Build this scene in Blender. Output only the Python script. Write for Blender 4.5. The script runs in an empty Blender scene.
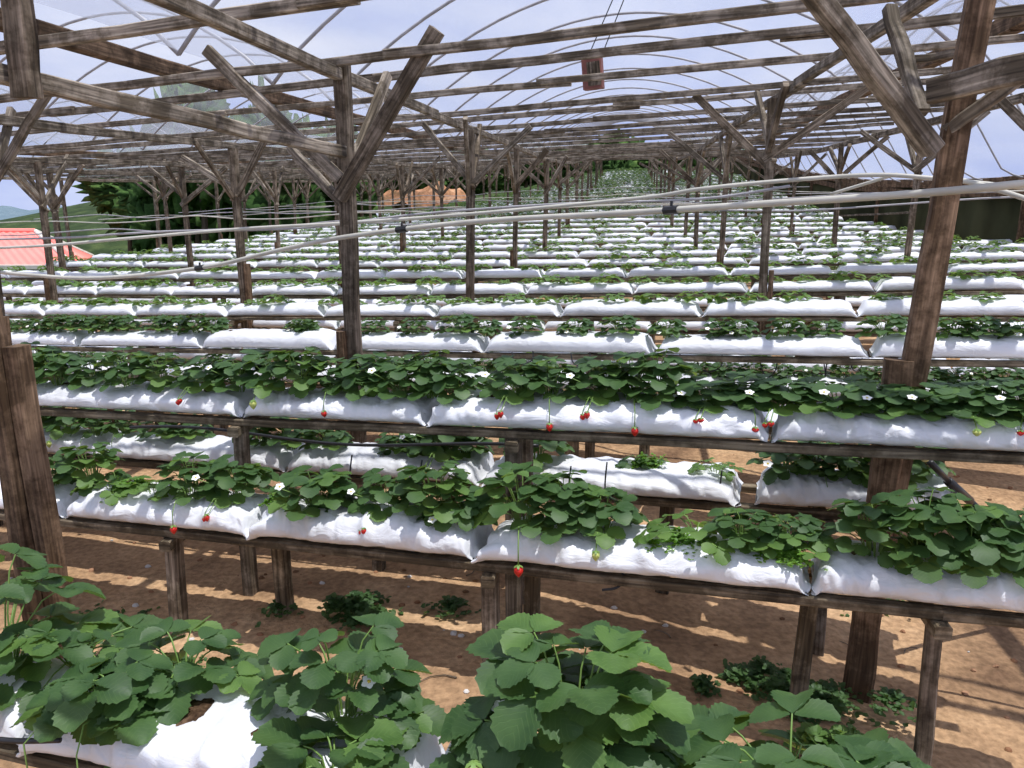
import bpy, math, random
from mathutils import Vector, Matrix, noise, Euler
C = bpy.context.scene.collection
random.seed(7)
PI = math.pi
# ---------------------------------------------------------------- frame of the site
CAM_Z = 1.55
PITCH = math.atan(187 / 820)
cp, sp = math.cos(PITCH), math.sin(PITCH)

def sstep(t):
    t = max(0.0, min(1.0, t)); return t * t * (3 - 2 * t)
def rise(Y):                                   # the slope climbs at the far end
    if Y < 12: return 0.0
    if Y < 25.4: return .0028 * (Y - 12) ** 2
    return .503 + .075 * (Y - 25.4)
def H(a, Y):                                   # lie of the land: benches climb to the right and to the rear
    return (.0464 - .018 * sstep((Y - 6) / 8)) * a + rise(Y) * (.25 + .75 * sstep((a + 11) / 11))
def P(a, Y, z):                                # a across the tunnels, Y into the tunnels
    return Vector((a + .138 * Y, Y, z + H(a, Y)))
def row(Y0, z0, a, off=0.0):                   # a point on the bench line that starts at Y0
    Y = Y0 - .323 * a
    return P(a - .0 * off, Y + off, z0)
def ground_z(x, y):
    a = x - .138 * y
    near = 1 - sstep((y - 3) / 5)
    z = H(a, y) - near * .12 * max(0, x) - 2.6 * sstep((-10.2 - a) / 5) - 4.0 * sstep((a - 6) / 6) + noise.noise(Vector((x * .7, y * .7, 0))) * .03
    return z + noise.noise(Vector((x * 2.6, y * 2.6, 4))) * .012
ROT = math.atan2(-.323, .9554)

def seen(p, m=60):
    dy = p[1]; dz = p[2] - CAM_Z
    f = dy * cp - dz * sp
    if f < .2: return False
    u = dy * sp + dz * cp
    px, py = 512 + 820 * p[0] / f, 384 - 820 * u / f
    return -m < px < 1024 + m and -m < py < 768 + m

# ---------------------------------------------------------------- materials
def newmat(name):
    m = bpy.data.materials.new(name); m.use_nodes = True
    nt = m.node_tree; nt.nodes.clear()
    return m, nt, nt.nodes, nt.links
def N(nt, t, **kw):
    n = nt.nodes.new(t)
    for k, v in kw.items():
        if k in n.inputs: n.inputs[k].default_value = v
        else: setattr(n, k, v)
    return n
def ramp(nt, stops):
    r = nt.nodes.new('ShaderNodeValToRGB'); e = r.color_ramp.elements
    while len(e) < len(stops): e.new(.5)
    for el, (p, c) in zip(e, stops):
        el.position = p; el.color = (*c, 1)
    return r
def simple(name, col, rough=.6, var=.15, scale=8, bump=.2, spec=.4, uvscale=None, coord='Object'):
    m, nt, ns, ln = newmat(name)
    o = N(nt, 'ShaderNodeOutputMaterial'); b = N(nt, 'ShaderNodeBsdfPrincipled', Roughness=rough)
    b.inputs['Specular IOR Level'].default_value = spec
    tc = N(nt, 'ShaderNodeTexCoord'); mp = N(nt, 'ShaderNodeMapping')
    if uvscale: mp.inputs['Scale'].default_value = uvscale
    nz = N(nt, 'ShaderNodeTexNoise', Scale=scale, Detail=5.0)
    ln.new(tc.outputs['UV' if uvscale else coord], mp.inputs[0]); ln.new(mp.outputs[0], nz.inputs['Vector'])
    r = ramp(nt, [(.3, [c * (1 - var) for c in col]), (.7, [min(1, c * (1 + var)) for c in col])])
    ln.new(nz.outputs[0], r.inputs[0]); ln.new(r.outputs[0], b.inputs['Base Color'])
    bp = N(nt, 'ShaderNodeBump', Strength=bump, Distance=.01)
    ln.new(nz.outputs[0], bp.inputs['Height']); ln.new(bp.outputs[0], b.inputs['Normal'])
    ln.new(b.outputs[0], o.inputs[0])
    return m
def wood(name, dark, mid, light):
    m, nt, ns, ln = newmat(name)
    o = N(nt, 'ShaderNodeOutputMaterial'); b = N(nt, 'ShaderNodeBsdfPrincipled', Roughness=.85)
    b.inputs['Specular IOR Level'].default_value = .2
    tc = N(nt, 'ShaderNodeTexCoord'); mp = N(nt, 'ShaderNodeMapping'); mp.inputs['Scale'].default_value = (1.4, 26, 1)
    oi = N(nt, 'ShaderNodeObjectInfo')
    g = N(nt, 'ShaderNodeTexNoise', Scale=3.0, Detail=6.0, Distortion=.3)
    ln.new(tc.outputs['UV'], mp.inputs[0]); ln.new(mp.outputs[0], g.inputs['Vector'])
    r = ramp(nt, [(.32, dark), (.52, mid), (.75, light)])
    ln.new(g.outputs[0], r.inputs[0])
    bl = N(nt, 'ShaderNodeTexNoise', Scale=7.0, Detail=5.0); bl.inputs['Roughness'].default_value = .7
    ln.new(tc.outputs['Object'], bl.inputs['Vector'])
    r2 = ramp(nt, [(.42, (0, 0, 0)), (.56, (1, 1, 1))]); ln.new(bl.outputs[0], r2.inputs[0])
    mx = N(nt, 'ShaderNodeMixRGB', blend_type='MULTIPLY'); mx.inputs[2].default_value = (.42, .40, .36, 1)
    ln.new(r2.outputs[0], mx.inputs[0]); ln.new(r.outputs[0], mx.inputs[1])
    hs = N(nt, 'ShaderNodeHueSaturation'); mr = N(nt, 'ShaderNodeMapRange'); mr.inputs[3].default_value = .85; mr.inputs[4].default_value = 1.35
    ln.new(oi.outputs['Random'], mr.inputs[0]); ln.new(mr.outputs[0], hs.inputs['Value']); ln.new(mx.outputs[0], hs.inputs['Color'])
    ln.new(hs.outputs[0], b.inputs['Base Color'])
    bp = N(nt, 'ShaderNodeBump', Strength=.5, Distance=.004); ln.new(g.outputs[0], bp.inputs['Height']); ln.new(bp.outputs[0], b.inputs['Normal'])
    ln.new(b.outputs[0], o.inputs[0]); return m
def leafmat(name, c1, c2, trans=.3):
    m, nt, ns, ln = newmat(name)
    o = N(nt, 'ShaderNodeOutputMaterial'); b = N(nt, 'ShaderNodeBsdfPrincipled', Roughness=.5)
    b.inputs['Specular IOR Level'].default_value = .4
    tc = N(nt, 'ShaderNodeTexCoord'); sx = N(nt, 'ShaderNodeSeparateXYZ'); ln.new(tc.outputs['UV'], sx.inputs[0])
    ab = N(nt, 'ShaderNodeMath', operation='ABSOLUTE'); ln.new(sx.outputs[0], ab.inputs[0])
    mu = N(nt, 'ShaderNodeMath', operation='MULTIPLY'); mu.inputs[1].default_value = .45; ln.new(ab.outputs[0], mu.inputs[0])
    su = N(nt, 'ShaderNodeMath', operation='SUBTRACT'); ln.new(sx.outputs[1], su.inputs[0]); ln.new(mu.outputs[0], su.inputs[1])
    m8 = N(nt, 'ShaderNodeMath', operation='MULTIPLY'); m8.inputs[1].default_value = 7 * 2 * PI; ln.new(su.outputs[0], m8.inputs[0])
    cs = N(nt, 'ShaderNodeMath', operation='COSINE'); ln.new(m8.outputs[0], cs.inputs[0])
    vr = ramp(nt, [(.0, (0, 0, 0)), (.80, (0, 0, 0)), (1.0, (1, 1, 1))]); ln.new(cs.outputs[0], vr.inputs[0])
    nz = N(nt, 'ShaderNodeTexNoise', Scale=14.0, Detail=3.0); ln.new(tc.outputs['Object'], nz.inputs['Vector'])
    cr = ramp(nt, [(.3, c1), (.7, c2)]); ln.new(nz.outputs[0], cr.inputs[0])
    mx = N(nt, 'ShaderNodeMixRGB'); mx.inputs[2].default_value = (c2[0] * 1.35, c2[1] * 1.25, c2[2] * 1.3, 1)
    ml = N(nt, 'ShaderNodeMath', operation='MULTIPLY'); ml.inputs[1].default_value = .42
    ln.new(vr.outputs[0], ml.inputs[0]); ln.new(ml.outputs[0], mx.inputs[0]); ln.new(cr.outputs[0], mx.inputs[1])
    geo = N(nt, 'ShaderNodeNewGeometry'); mb = N(nt, 'ShaderNodeMixRGB'); mb.inputs[2].default_value = (.16, .24, .13, 1)
    mf = N(nt, 'ShaderNodeMath', operation='MULTIPLY'); mf.inputs[1].default_value = .55
    ln.new(geo.outputs['Backfacing'], mf.inputs[0]); ln.new(mf.outputs[0], mb.inputs[0]); ln.new(mx.outputs[0], mb.inputs[1])
    ln.new(mb.outputs[0], b.inputs['Base Color'])
    bp = N(nt, 'ShaderNodeBump', Strength=.22, Distance=.002, invert=True); ln.new(vr.outputs[0], bp.inputs['Height']); ln.new(bp.outputs[0], b.inputs['Normal'])
    t = N(nt, 'ShaderNodeBsdfTranslucent', Color=(c2[0] * 2.1, c2[1] * 1.7, c2[2] * .8, 1))
    ms = N(nt, 'ShaderNodeMixShader'); ms.inputs[0].default_value = trans
    ln.new(b.outputs[0], ms.inputs[1]); ln.new(t.outputs[0], ms.inputs[2]); ln.new(ms.outputs[0], o.inputs[0])
    return m
def plastic(name):
    m, nt, ns, ln = newmat(name)
    o = N(nt, 'ShaderNodeOutputMaterial'); b = N(nt, 'ShaderNodeBsdfPrincipled', Roughness=.38)
    tc = N(nt, 'ShaderNodeTexCoord')
    nz = N(nt, 'ShaderNodeTexNoise', Scale=5.0, Detail=7.0); ln.new(tc.outputs['Object'], nz.inputs['Vector'])
    r = ramp(nt, [(.3, (.66, .66, .67)), (.6, (.79, .80, .82))]); ln.new(nz.outputs[0], r.inputs[0])
    oi = N(nt, 'ShaderNodeObjectInfo')
    hs = N(nt, 'ShaderNodeHueSaturation'); mr = N(nt, 'ShaderNodeMapRange'); mr.inputs[3].default_value = .9; mr.inputs[4].default_value = 1.04
    ln.new(oi.outputs['Random'], mr.inputs[0]); ln.new(mr.outputs[0], hs.inputs['Value']); ln.new(r.outputs[0], hs.inputs['Color'])
    ln.new(hs.outputs[0], b.inputs['Base Color'])
    mp = N(nt, 'ShaderNodeMapping'); mp.inputs['Scale'].default_value = (5, 9, 9); ln.new(tc.outputs['Object'], mp.inputs[0])
    w = N(nt, 'ShaderNodeTexNoise', Scale=2.2, Detail=4.0, Distortion=1.4); ln.new(mp.outputs[0], w.inputs['Vector'])
    bp = N(nt, 'ShaderNodeBump', Strength=.35, Distance=.02); ln.new(w.outputs[0], bp.inputs['Height']); ln.new(bp.outputs[0], b.inputs['Normal'])
    ln.new(b.outputs[0], o.inputs[0]); return m
def filmmat():
    m, nt, ns, ln = newmat('clear_polythene')
    o = N(nt, 'ShaderNodeOutputMaterial')
    tr = N(nt, 'ShaderNodeBsdfTransparent', Color=(.84, .86, .91, 1))
    tl = N(nt, 'ShaderNodeBsdfTranslucent', Color=(.55, .58, .66, 1))
    df = N(nt, 'ShaderNodeBsdfDiffuse', Color=(.7, .72, .78, 1))
    gl = N(nt, 'ShaderNodeBsdfGlossy', Color=(.8, .8, .85, 1), Roughness=.25)
    tc = N(nt, 'ShaderNodeTexCoord'); mp = N(nt, 'ShaderNodeMapping'); mp.inputs['Scale'].default_value = (2.2, .35, 2.2)
    nz = N(nt, 'ShaderNodeTexNoise', Scale=1.3, Detail=7.0, Distortion=.6); ln.new(tc.outputs['Object'], mp.inputs[0]); ln.new(mp.outputs[0], nz.inputs['Vector'])
    r = ramp(nt, [(.35, (.15, .15, .15)), (.75, (.30, .30, .30))]); ln.new(nz.outputs[0], r.inputs[0])
    a = N(nt, 'ShaderNodeMixShader'); a.inputs[0].default_value = .35; ln.new(tl.outputs[0], a.inputs[1]); ln.new(df.outputs[0], a.inputs[2])
    b = N(nt, 'ShaderNodeMixShader'); ln.new(r.outputs[0], b.inputs[0]); ln.new(tr.outputs[0], b.inputs[1]); ln.new(a.outputs[0], b.inputs[2])
    c = N(nt, 'ShaderNodeMixShader'); c.inputs[0].default_value = .04; ln.new(b.outputs[0], c.inputs[1]); ln.new(gl.outputs[0], c.inputs[2])
    ln.new(c.outputs[0], o.inputs[0]); return m
def netmat():
    m, nt, ns, ln = newmat('shade_net')
    o = N(nt, 'ShaderNodeOutputMaterial'); d = N(nt, 'ShaderNodeBsdfDiffuse')
    tc = N(nt, 'ShaderNodeTexCoord'); nz = N(nt, 'ShaderNodeTexNoise', Scale=.9, Detail=5.0); ln.new(tc.outputs['Object'], nz.inputs['Vector'])
    r = ramp(nt, [(.35, (.030, .034, .020)), (.65, (.075, .08, .045))]); ln.new(nz.outputs[0], r.inputs[0]); ln.new(r.outputs[0], d.inputs[0])
    ln.new(d.outputs[0], o.inputs[0]); return m
def soilmat(name, cols, scale=1.1, fine=45):
    m, nt, ns, ln = newmat(name)
    o = N(nt, 'ShaderNodeOutputMaterial'); b = N(nt, 'ShaderNodeBsdfPrincipled', Roughness=.95)
    b.inputs['Specular IOR Level'].default_value = .1
    tc = N(nt, 'ShaderNodeTexCoord')
    n1 = N(nt, 'ShaderNodeTexNoise', Scale=scale, Detail=8.0); n1.inputs['Roughness'].default_value = .62
    n2 = N(nt, 'ShaderNodeTexNoise', Scale=fine, Detail=6.0)
    ln.new(tc.outputs['Object'], n1.inputs['Vector']); ln.new(tc.outputs['Object'], n2.inputs['Vector'])
    r = ramp(nt, [(.30, cols[0]), (.5, cols[1]), (.68, cols[2])]); ln.new(n1.outputs[0], r.inputs[0])
    r2 = ramp(nt, [(.35, (.62, .62, .62)), (.65, (1.12, 1.12, 1.12))]); ln.new(n2.outputs[0], r2.inputs[0])
    mx = N(nt, 'ShaderNodeMixRGB', blend_type='MULTIPLY'); mx.inputs[0].default_value = .8
    ln.new(r.outputs[0], mx.inputs[1]); ln.new(r2.outputs[0], mx.inputs[2]); ln.new(mx.outputs[0], b.inputs['Base Color'])
    ad = N(nt, 'ShaderNodeMath', operation='ADD'); ln.new(n1.outputs[0], ad.inputs[0]); ln.new(n2.outputs[0], ad.inputs[1])
    bp = N(nt, 'ShaderNodeBump', Strength=.6, Distance=.02); ln.new(ad.outputs[0], bp.inputs['Height']); ln.new(bp.outputs[0], b.inputs['Normal'])
    ln.new(b.outputs[0], o.inputs[0]); return m

M = dict(
    post=wood('weathered_post_wood', (.07, .055, .04), (.19, .15, .11), (.38, .31, .24)),
    beam=wood('grey_beam_wood', (.09, .075, .058), (.25, .21, .165), (.50, .43, .34)),
    brown=wood('brown_post_wood', (.08, .05, .03), (.17, .11, .068), (.32, .21, .13)),
    bench=wood('bench_wood', (.07, .055, .038), (.19, .15, .10), (.36, .29, .20)),
    plastic=plastic('white_grow_bag_plastic'), film=filmmat(), net=netmat(),
    leaf=leafmat('strawberry_leaf', (.028, .075, .022), (.075, .148, .042)),
    leafb=leafmat('bright_strawberry_leaf', (.055, .125, .025), (.125, .225, .055)),
    herb=leafmat('small_herb_leaf', (.07, .18, .02), (.16, .32, .05)),
    stem=simple('green_stem', (.16, .27, .06), .5),
    berry=simple('ripe_strawberry', (.62, .022, .015), .28, .2, 160, .5),
    unripe=simple('unripe_strawberry', (.52, .58, .16), .35, .15, 160, .5),
    petal=simple('white_petal', (.85, .85, .80), .5, .05),
    yellow=simple('flower_centre', (.75, .55, .06), .6),
    soil=soilmat('potting_soil', [(.02, .012, .008), (.07, .04, .022), (.16, .10, .06)], 22, 90),
    ground=soilmat('sandy_clay_ground', [(.17, .10, .058), (.44, .275, .15), (.64, .43, .25)], 1.3, 38),
    bank=soilmat('orange_clay_bank', [(.10, .08, .04), (.30, .15, .08), (.42, .26, .16)], .9, 5),
    hill=soilmat('wooded_hillside', [(.012, .022, .008), (.03, .05, .018), (.06, .085, .03)], .6, 6),
    grass=soilmat('rough_green_grass', [(.02, .04, .012), (.05, .085, .022), (.11, .14, .05)], 1.5, 30),
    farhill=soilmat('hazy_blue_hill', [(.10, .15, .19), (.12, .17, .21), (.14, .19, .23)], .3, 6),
    metal=simple('dull_galvanised_pipe', (.36, .35, .36), .5, .2),
    pvc=simple('aged_white_pvc', (.52, .50, .43), .45, .18, 5, .1),
    black=simple('black_polythene_tube', (.02, .02, .022), .4, .2),
    roof=simple('salmon_red_roof_sheet', (.82, .22, .19), .5, .08, 1.0, .05),
    wall=simple('pale_render', (.55, .52, .48), .8),
    redbox=simple('rusty_red_box', (.22, .075, .055), .6, .35, 12),
    crown=soilmat('tree_leaf_crown', [(.014, .035, .010), (.04, .085, .022), (.09, .15, .04)], 1.2, 9),
    crownb=soilmat('yellow_green_tree_crown', [(.02, .045, .012), (.05, .10, .025), (.10, .17, .045)], 1.2, 9),
    trunk=simple('tree_bark', (.09, .065, .045), .9),
    lime=simple('pale_yellow_plastic', (.62, .60, .30), .5),
)

# ---------------------------------------------------------------- mesh collector
class MB:
    def __init__(s): s.v = []; s.f = []; s.uv = []; s.mi = []; s.mats = []
    def m(s, mat):
        if mat not in s.mats: s.mats.append(mat)
        return s.mats.index(mat)
    def face(s, idx, uvs, mi): s.f.append(idx); s.uv.extend(uvs); s.mi.append(mi)
    def beam(s, p0, p1, w, h, mat, segs=1, jit=0.0, up=(0, 0, 1), uo=None):
        """a sawn timber from p0 to p1: w wide, h deep, eight-sided with chamfered corners"""
        p0, p1 = Vector(p0), Vector(p1); mi = s.m(mat)
        d = (p1 - p0); L = d.length; d.normalize()
        up = Vector(up)
        if abs(d.dot(up)) > .95: up = Vector((.3, 1, 0))
        sd = d.cross(up).normalized(); u2 = sd.cross(d).normalized()
        c = min(w, h) * .12; W, Hh = w / 2, h / 2
        prof = [(-W, -Hh + c), (-W + c, -Hh), (W - c, -Hh), (W, -Hh + c), (W, Hh - c), (W - c, Hh), (-W + c, Hh), (-W, Hh - c)]
        base = len(s.v); uo = random.random() * 20 if uo is None else uo
        per = [0]
        for i in range(8):
            a, b = prof[i], prof[(i + 1) % 8]; per.append(per[-1] + math.hypot(a[0] - b[0], a[1] - b[1]))
        for k in range(segs + 1):
            t = k / segs; q = p0.lerp(p1, t)
            if jit:
                q += sd * random.uniform(-jit, jit) + u2 * random.uniform(-jit, jit)
            sc = 1 + (random.uniform(-.06, .06) if jit else 0)
            for (x, y) in prof: s.v.append(q + sd * x * sc + u2 * y * sc)
        for k in range(segs):
            for i in range(8):
                j = (i + 1) % 8; a = base + k * 8
                u0, u1 = k / segs * L + uo, (k + 1) / segs * L + uo
                s.face((a + i, a + j, a + 8 + j, a + 8 + i), [(u0, per[i]), (u0, per[i + 1]), (u1, per[i + 1]), (u1, per[i])], mi)
        for k, rev in ((0, True), (segs, False)):
            ids = [base + k * 8 + i for i in range(8)]; uv = [(uo + p[0], p[1]) for p in prof]
            if rev: ids = ids[::-1]; uv = uv[::-1]
            s.face(tuple(ids), uv, mi)
        return s
    def tube(s, pts, r, mat, n=6, r1=None, caps=True):
        mi = s.m(mat); pts = [Vector(p) for p in pts]; base = len(s.v); K = len(pts); L = 0
        prev = None
        for k, p in enumerate(pts):
            d = (pts[min(k + 1, K - 1)] - pts[max(k - 1, 0)]).normalized()
            if prev is None:
                ref = Vector((0, 0, 1)) if abs(d.z) < .9 else Vector((1, 0, 0))
                sd = d.cross(ref).normalized()
            else:
                sd = (prev - d * prev.dot(d)).normalized()
            prev = sd; u2 = sd.cross(d)
            rr = r if r1 is None else r + (r1 - r) * k / (K - 1)
            for i in range(n):
                a = 2 * PI * i / n; s.v.append(p + sd * math.cos(a) * rr + u2 * math.sin(a) * rr)
        for k in range(K - 1):
            L2 = L + (pts[k + 1] - pts[k]).length
            for i in range(n):
                j = (i + 1) % n; a = base + k * n
                s.face((a + i, a + n + i, a + n + j, a + j), [(L, i / n), (L2, i / n), (L2, (i + 1) / n), (L, (i + 1) / n)], mi)
            L = L2
        if caps:
            s.face(tuple(base + i for i in range(n)), [(0, 0)] * n, mi)
            s.face(tuple(base + (K - 1) * n + i for i in reversed(range(n))), [(0, 0)] * n, mi)
        return s
    def blob(s, c, rx, ry, rz, mat, nu=10, nv=7, jit=0.0, seed=0, fr=3.0):
        mi = s.m(mat); c = Vector(c); base = len(s.v)
        for j in range(nv + 1):
            th = PI * j / nv
            for i in range(nu):
                ph = 2 * PI * i / nu
                d = Vector((math.sin(th) * math.cos(ph), math.sin(th) * math.sin(ph), math.cos(th)))
                q = 1 + (noise.noise(d * fr + Vector((seed * 3.1, seed, 0))) * jit if jit else 0) + (noise.noise(d * fr * 3.1) * jit * .4 if nu > 20 else 0)
                s.v.append(c + Vector((d.x * rx, d.y * ry, d.z * rz)) * q)
        for j in range(nv):
            for i in range(nu):
                k = (i + 1) % nu
                s.face((base + j * nu + i, base + (j + 1) * nu + i, base + (j + 1) * nu + k, base + j * nu + k), [(i / nu, j / nv)] * 4, mi)
        return s
    def grid(s, fn, nu, nv, mat, wrap=False):
        mi = s.m(mat); base = len(s.v)
        for j in range(nv + 1):
            for i in range(nu + (0 if wrap else 1)): s.v.append(Vector(fn(i / nu, j / nv)))
        w = nu if wrap else nu + 1
        for j in range(nv):
            for i in range(nu):
                k = (i + 1) % w if wrap else i + 1
                s.face((base + j * w + i, base + j * w + k, base + (j + 1) * w + k, base + (j + 1) * w + i),
                       [(i / nu, j / nv), ((i + 1) / nu, j / nv), ((i + 1) / nu, (j + 1) / nv), (i / nu, (j + 1) / nv)], mi)
        return s
    def mesh(s, name, origin=None, smooth=False):
        me = bpy.data.meshes.new(name)
        o = Vector(origin) if origin is not None else Vector((0, 0, 0))
        me.from_pydata([tuple(v - o) for v in s.v], [], s.f)
        uvl = me.uv_layers.new(name='UVMap')
        flat = [c for uv in s.uv for c in uv]; uvl.data.foreach_set('uv', flat)
        for mt in s.mats: me.materials.append(mt)
        me.polygons.foreach_set('material_index', s.mi)
        me.polygons.foreach_set('use_smooth', [smooth] * len(s.f))
        me.update(); return me
    def build(s, name, parent=None, origin=None, smooth=False):
        """one mesh object; its vertices are kept relative to the origin of its thing"""
        if origin is None and parent is not None: origin = parent.get('_o') and Vector(parent['_o'])
        me = s.mesh(name, origin, smooth)
        ob = bpy.data.objects.new(name, me); C.objects.link(ob)
        if parent is not None: ob.parent = parent
        elif origin is not None: ob.location = origin
        return ob
def tag(o, label, cat, group=None, kind=None):
    o['label'] = label; o['category'] = cat
    if group: o['group'] = group
    if kind: o['kind'] = kind
    return o
def thing(name, label, cat, loc=(0, 0, 0), group=None, kind='thing'):
    o = bpy.data.objects.new(name, None); o.empty_display_size = .1; C.objects.link(o); o.location = loc
    o['_o'] = list(loc)
    return tag(o, label, cat, group, kind)
def struct(mb, name, smooth=False):
    o = mb.build(name, smooth=smooth); o['kind'] = 'structure'; return o
def dup(root):
    r = root.copy(); C.objects.link(r)
    for ch in root.children:
        c = ch.copy(); C.objects.link(c); c.parent = r
        for g in ch.children:
            d = g.copy(); C.objects.link(d); d.parent = c
    return r
ORD = ('first second third fourth fifth sixth seventh eighth ninth tenth eleventh twelfth thirteenth fourteenth fifteenth sixteenth '
       'seventeenth eighteenth nineteenth twentieth').split()
TENS = {20: 'twenty', 30: 'thirty', 40: 'forty', 50: 'fifty', 60: 'sixty', 70: 'seventy'}
def nth(i):                                     # i from 0
    n = i + 1
    if n <= 20: return ORD[n - 1]
    t, u = n // 10 * 10, n % 10
    return TENS[t][:-1] + 'ieth' if u == 0 else TENS[t] + '-' + ORD[u - 1]

# ---------------------------------------------------------------- ground and land around
gm = MB()
def gfn(u, v):
    y = -3 + 75 * v ** 1.9; x = (u - .5) * 2; x = math.copysign(abs(x) ** 1.4, x) * (6 + y * .95)
    return (x, y, ground_z(x, y) if y < 62 else ground_z(x, 62) - (y - 62) * .1)
gm.grid(gfn, 150, 190, M['ground'])
gi = gm.m(M['grass'])
for n_, f_ in enumerate(gm.f):
    c_ = gm.v[f_[0]]
    if c_.x - .138 * c_.y < -10.3 + .8 * noise.noise(Vector((c_.y * .4, 0, 0))) or c_.y > 50: gm.mi[n_] = gi
struct(gm, 'ground', True)
hm = MB()
hm.grid(lambda u, v: (-95 + 84 * u, 46 + 50 * v, -1.5 + .6 * noise.noise(Vector((u * 6, v * 4, 1))) + 7 * sstep(v * 1.3) * sstep((u - .35) * 1.6) - 2 * (1 - v)), 50, 24, M['hill'])
struct(hm, 'hill_left', True)
hm = MB()
hm.grid(lambda u, v: (-24 + 40 * u, 66 + 30 * v, .5 + 4.5 * sstep(v * 1.2) * (1 - abs(2 * u - 1) ** 3) + 1.2 * noise.noise(Vector((u * 9, v * 4, 7)))), 50, 20, M['hill'])
struct(hm, 'hill_rear', True)
hm = MB()
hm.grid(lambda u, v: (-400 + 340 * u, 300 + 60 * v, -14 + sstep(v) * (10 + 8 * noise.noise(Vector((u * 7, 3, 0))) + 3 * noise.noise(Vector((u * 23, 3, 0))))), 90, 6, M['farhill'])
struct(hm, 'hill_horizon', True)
hm = MB()
hm.grid(lambda u, v: (-13.5 + 10.5 * u, 53 + 6 * v, 1.0 + 1.5 * sstep(v * 1.4) * (1 - (2 * u - 1) ** 4) * (.7 + .3 * math.sin(u * 9)) + .9 * noise.noise(Vector((u * 9, v * 5, 2)))), 34, 16, M['bank'])
o = struct(hm, 'orange_bank', True); tag(o, 'bare orange clay bank beyond the far left end of the rows', 'earth bank', kind='thing')

# ---------------------------------------------------------------- trees outside
def tree(x, y, z, h, r, mat, label, seed):
    rnd = random.Random(seed)
    t = thing('tree', label, 'tree', (x, y, z), 'trees beyond the left edge of the rows')
    mb = MB().tube([(x, y, z - .6), (x + .1, y, z + h * .3), (x, y, z + h * .6)], .16, M['trunk'], 7, .07); mb.build('trunk', t)
    mb = MB()
    for k in range(13):
        an = rnd.uniform(0, 2 * PI); q = rnd.random(); rr = r * (1 - q * .75) * .62
        mb.blob((x + math.cos(an) * rr, y + math.sin(an) * rr, z + h * (.28 + .58 * q)), r * rnd.uniform(.3, .5), r * rnd.uniform(.3, .5), h * rnd.uniform(.12, .19), mat, 26, 18, 1.3, seed + k, 3.6)
    mb.build('crown', t, smooth=True)
tr = random.Random(3); k = 0
KINDS = ['rounded dark green tree', 'tall olive green tree', 'bushy yellow-green tree', 'narrow dark evergreen tree']
for yy, n in ((31, 5), (38, 9), (45, 10), (53, 11)):
    kept = 0
    for i in range(n):
        px = 95 + (i + tr.uniform(-.25, .25)) * (330 - 30 * (yy < 33)) / n + (yy - 31) * 2
        x = (px - 512) * yy / 835
        if x - .138 * yy > (-12.8 if yy < 45 else -17.5) or (yy < 45 and px < 132): continue
        h = (2.1 + min(1, (px - 60) / 140) * 3.6 + (yy - 31) * .07 + tr.uniform(-.4, .6)); kd = tr.randrange(4)
        tree(x, yy + tr.uniform(-2, 2), -1.1 - .0 * yy, h, (1.9, 1.6, 2.0, 1.2)[kd] * tr.uniform(.9, 1.3), M['crownb'] if kd == 2 else M['crown'],
             f'{KINDS[kd]}, {nth(kept)} from the left in the {nth((yy - 31) // 7)} tree line outside', 50 + k); k += 1; kept += 1
for i in range(17):
    x = -14 + i * 1.9 + tr.uniform(-.6, .6); yy = 63 + tr.uniform(-1.5, 1.5)
    h = 2.5 + tr.uniform(0, .9) + (1.0 if x > -3 else 0); kd = tr.randrange(3)
    tree(x, yy, 1.5 + .04 * x, h, 1.9, M['crownb'] if kd == 2 else M['crown'], f'{KINDS[kd]}, {nth(i)} from the left behind the far end of the tunnels', 400 + i)

# ---------------------------------------------------------------- red-roofed house on the left
hx = thing('house', 'low house with a salmon-red roof outside at the far left', 'house', (-24, 39, -2.2))
hb = MB()
z0r, z1r = -1.35, .0
A = [(-42, 36, z0r), (-19.1, 36, z0r), (-21.0, 41.5, z0r), (-42, 41.5, z0r)]; Rg = [(-42, 39, z1r), (-22.3, 39, z1r)]
def rq(a, b, c, d):
    a, b, c, d = map(Vector, (a, b, c, d))
    def fn(u, v):
        p = a.lerp(b, u).lerp(d.lerp(c, u), v); return (p.x, p.y, p.z + .025 * math.sin(u * 2 * PI * 60))
    hb.grid(fn, 480, 3, M['roof'])
rq(A[0], A[1], Rg[1], Rg[0]); rq(A[1], A[2], Rg[1], Rg[1]); rq(A[2], A[3], Rg[0], Rg[1])
hb.build('roof', hx)
mb = MB().tube([Rg[0], Rg[1]], .12, M['roof'], 8).tube([Rg[1], A[1]], .1, M['wall'], 8).tube([Rg[1], A[2]], .1, M['wall'], 8); mb.build('ridge_cap', hx)
MB().beam((-42, 38.8, -2.1), (-21.4, 38.8, -2.1), 5.2, 1.5, M['wall']).build('wall', hx)
MB().beam((-42, 35.95, z0r - .08), (-19.1, 35.95, z0r - .08), .12, .2, M['wall']).build('gutter', hx)

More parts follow.
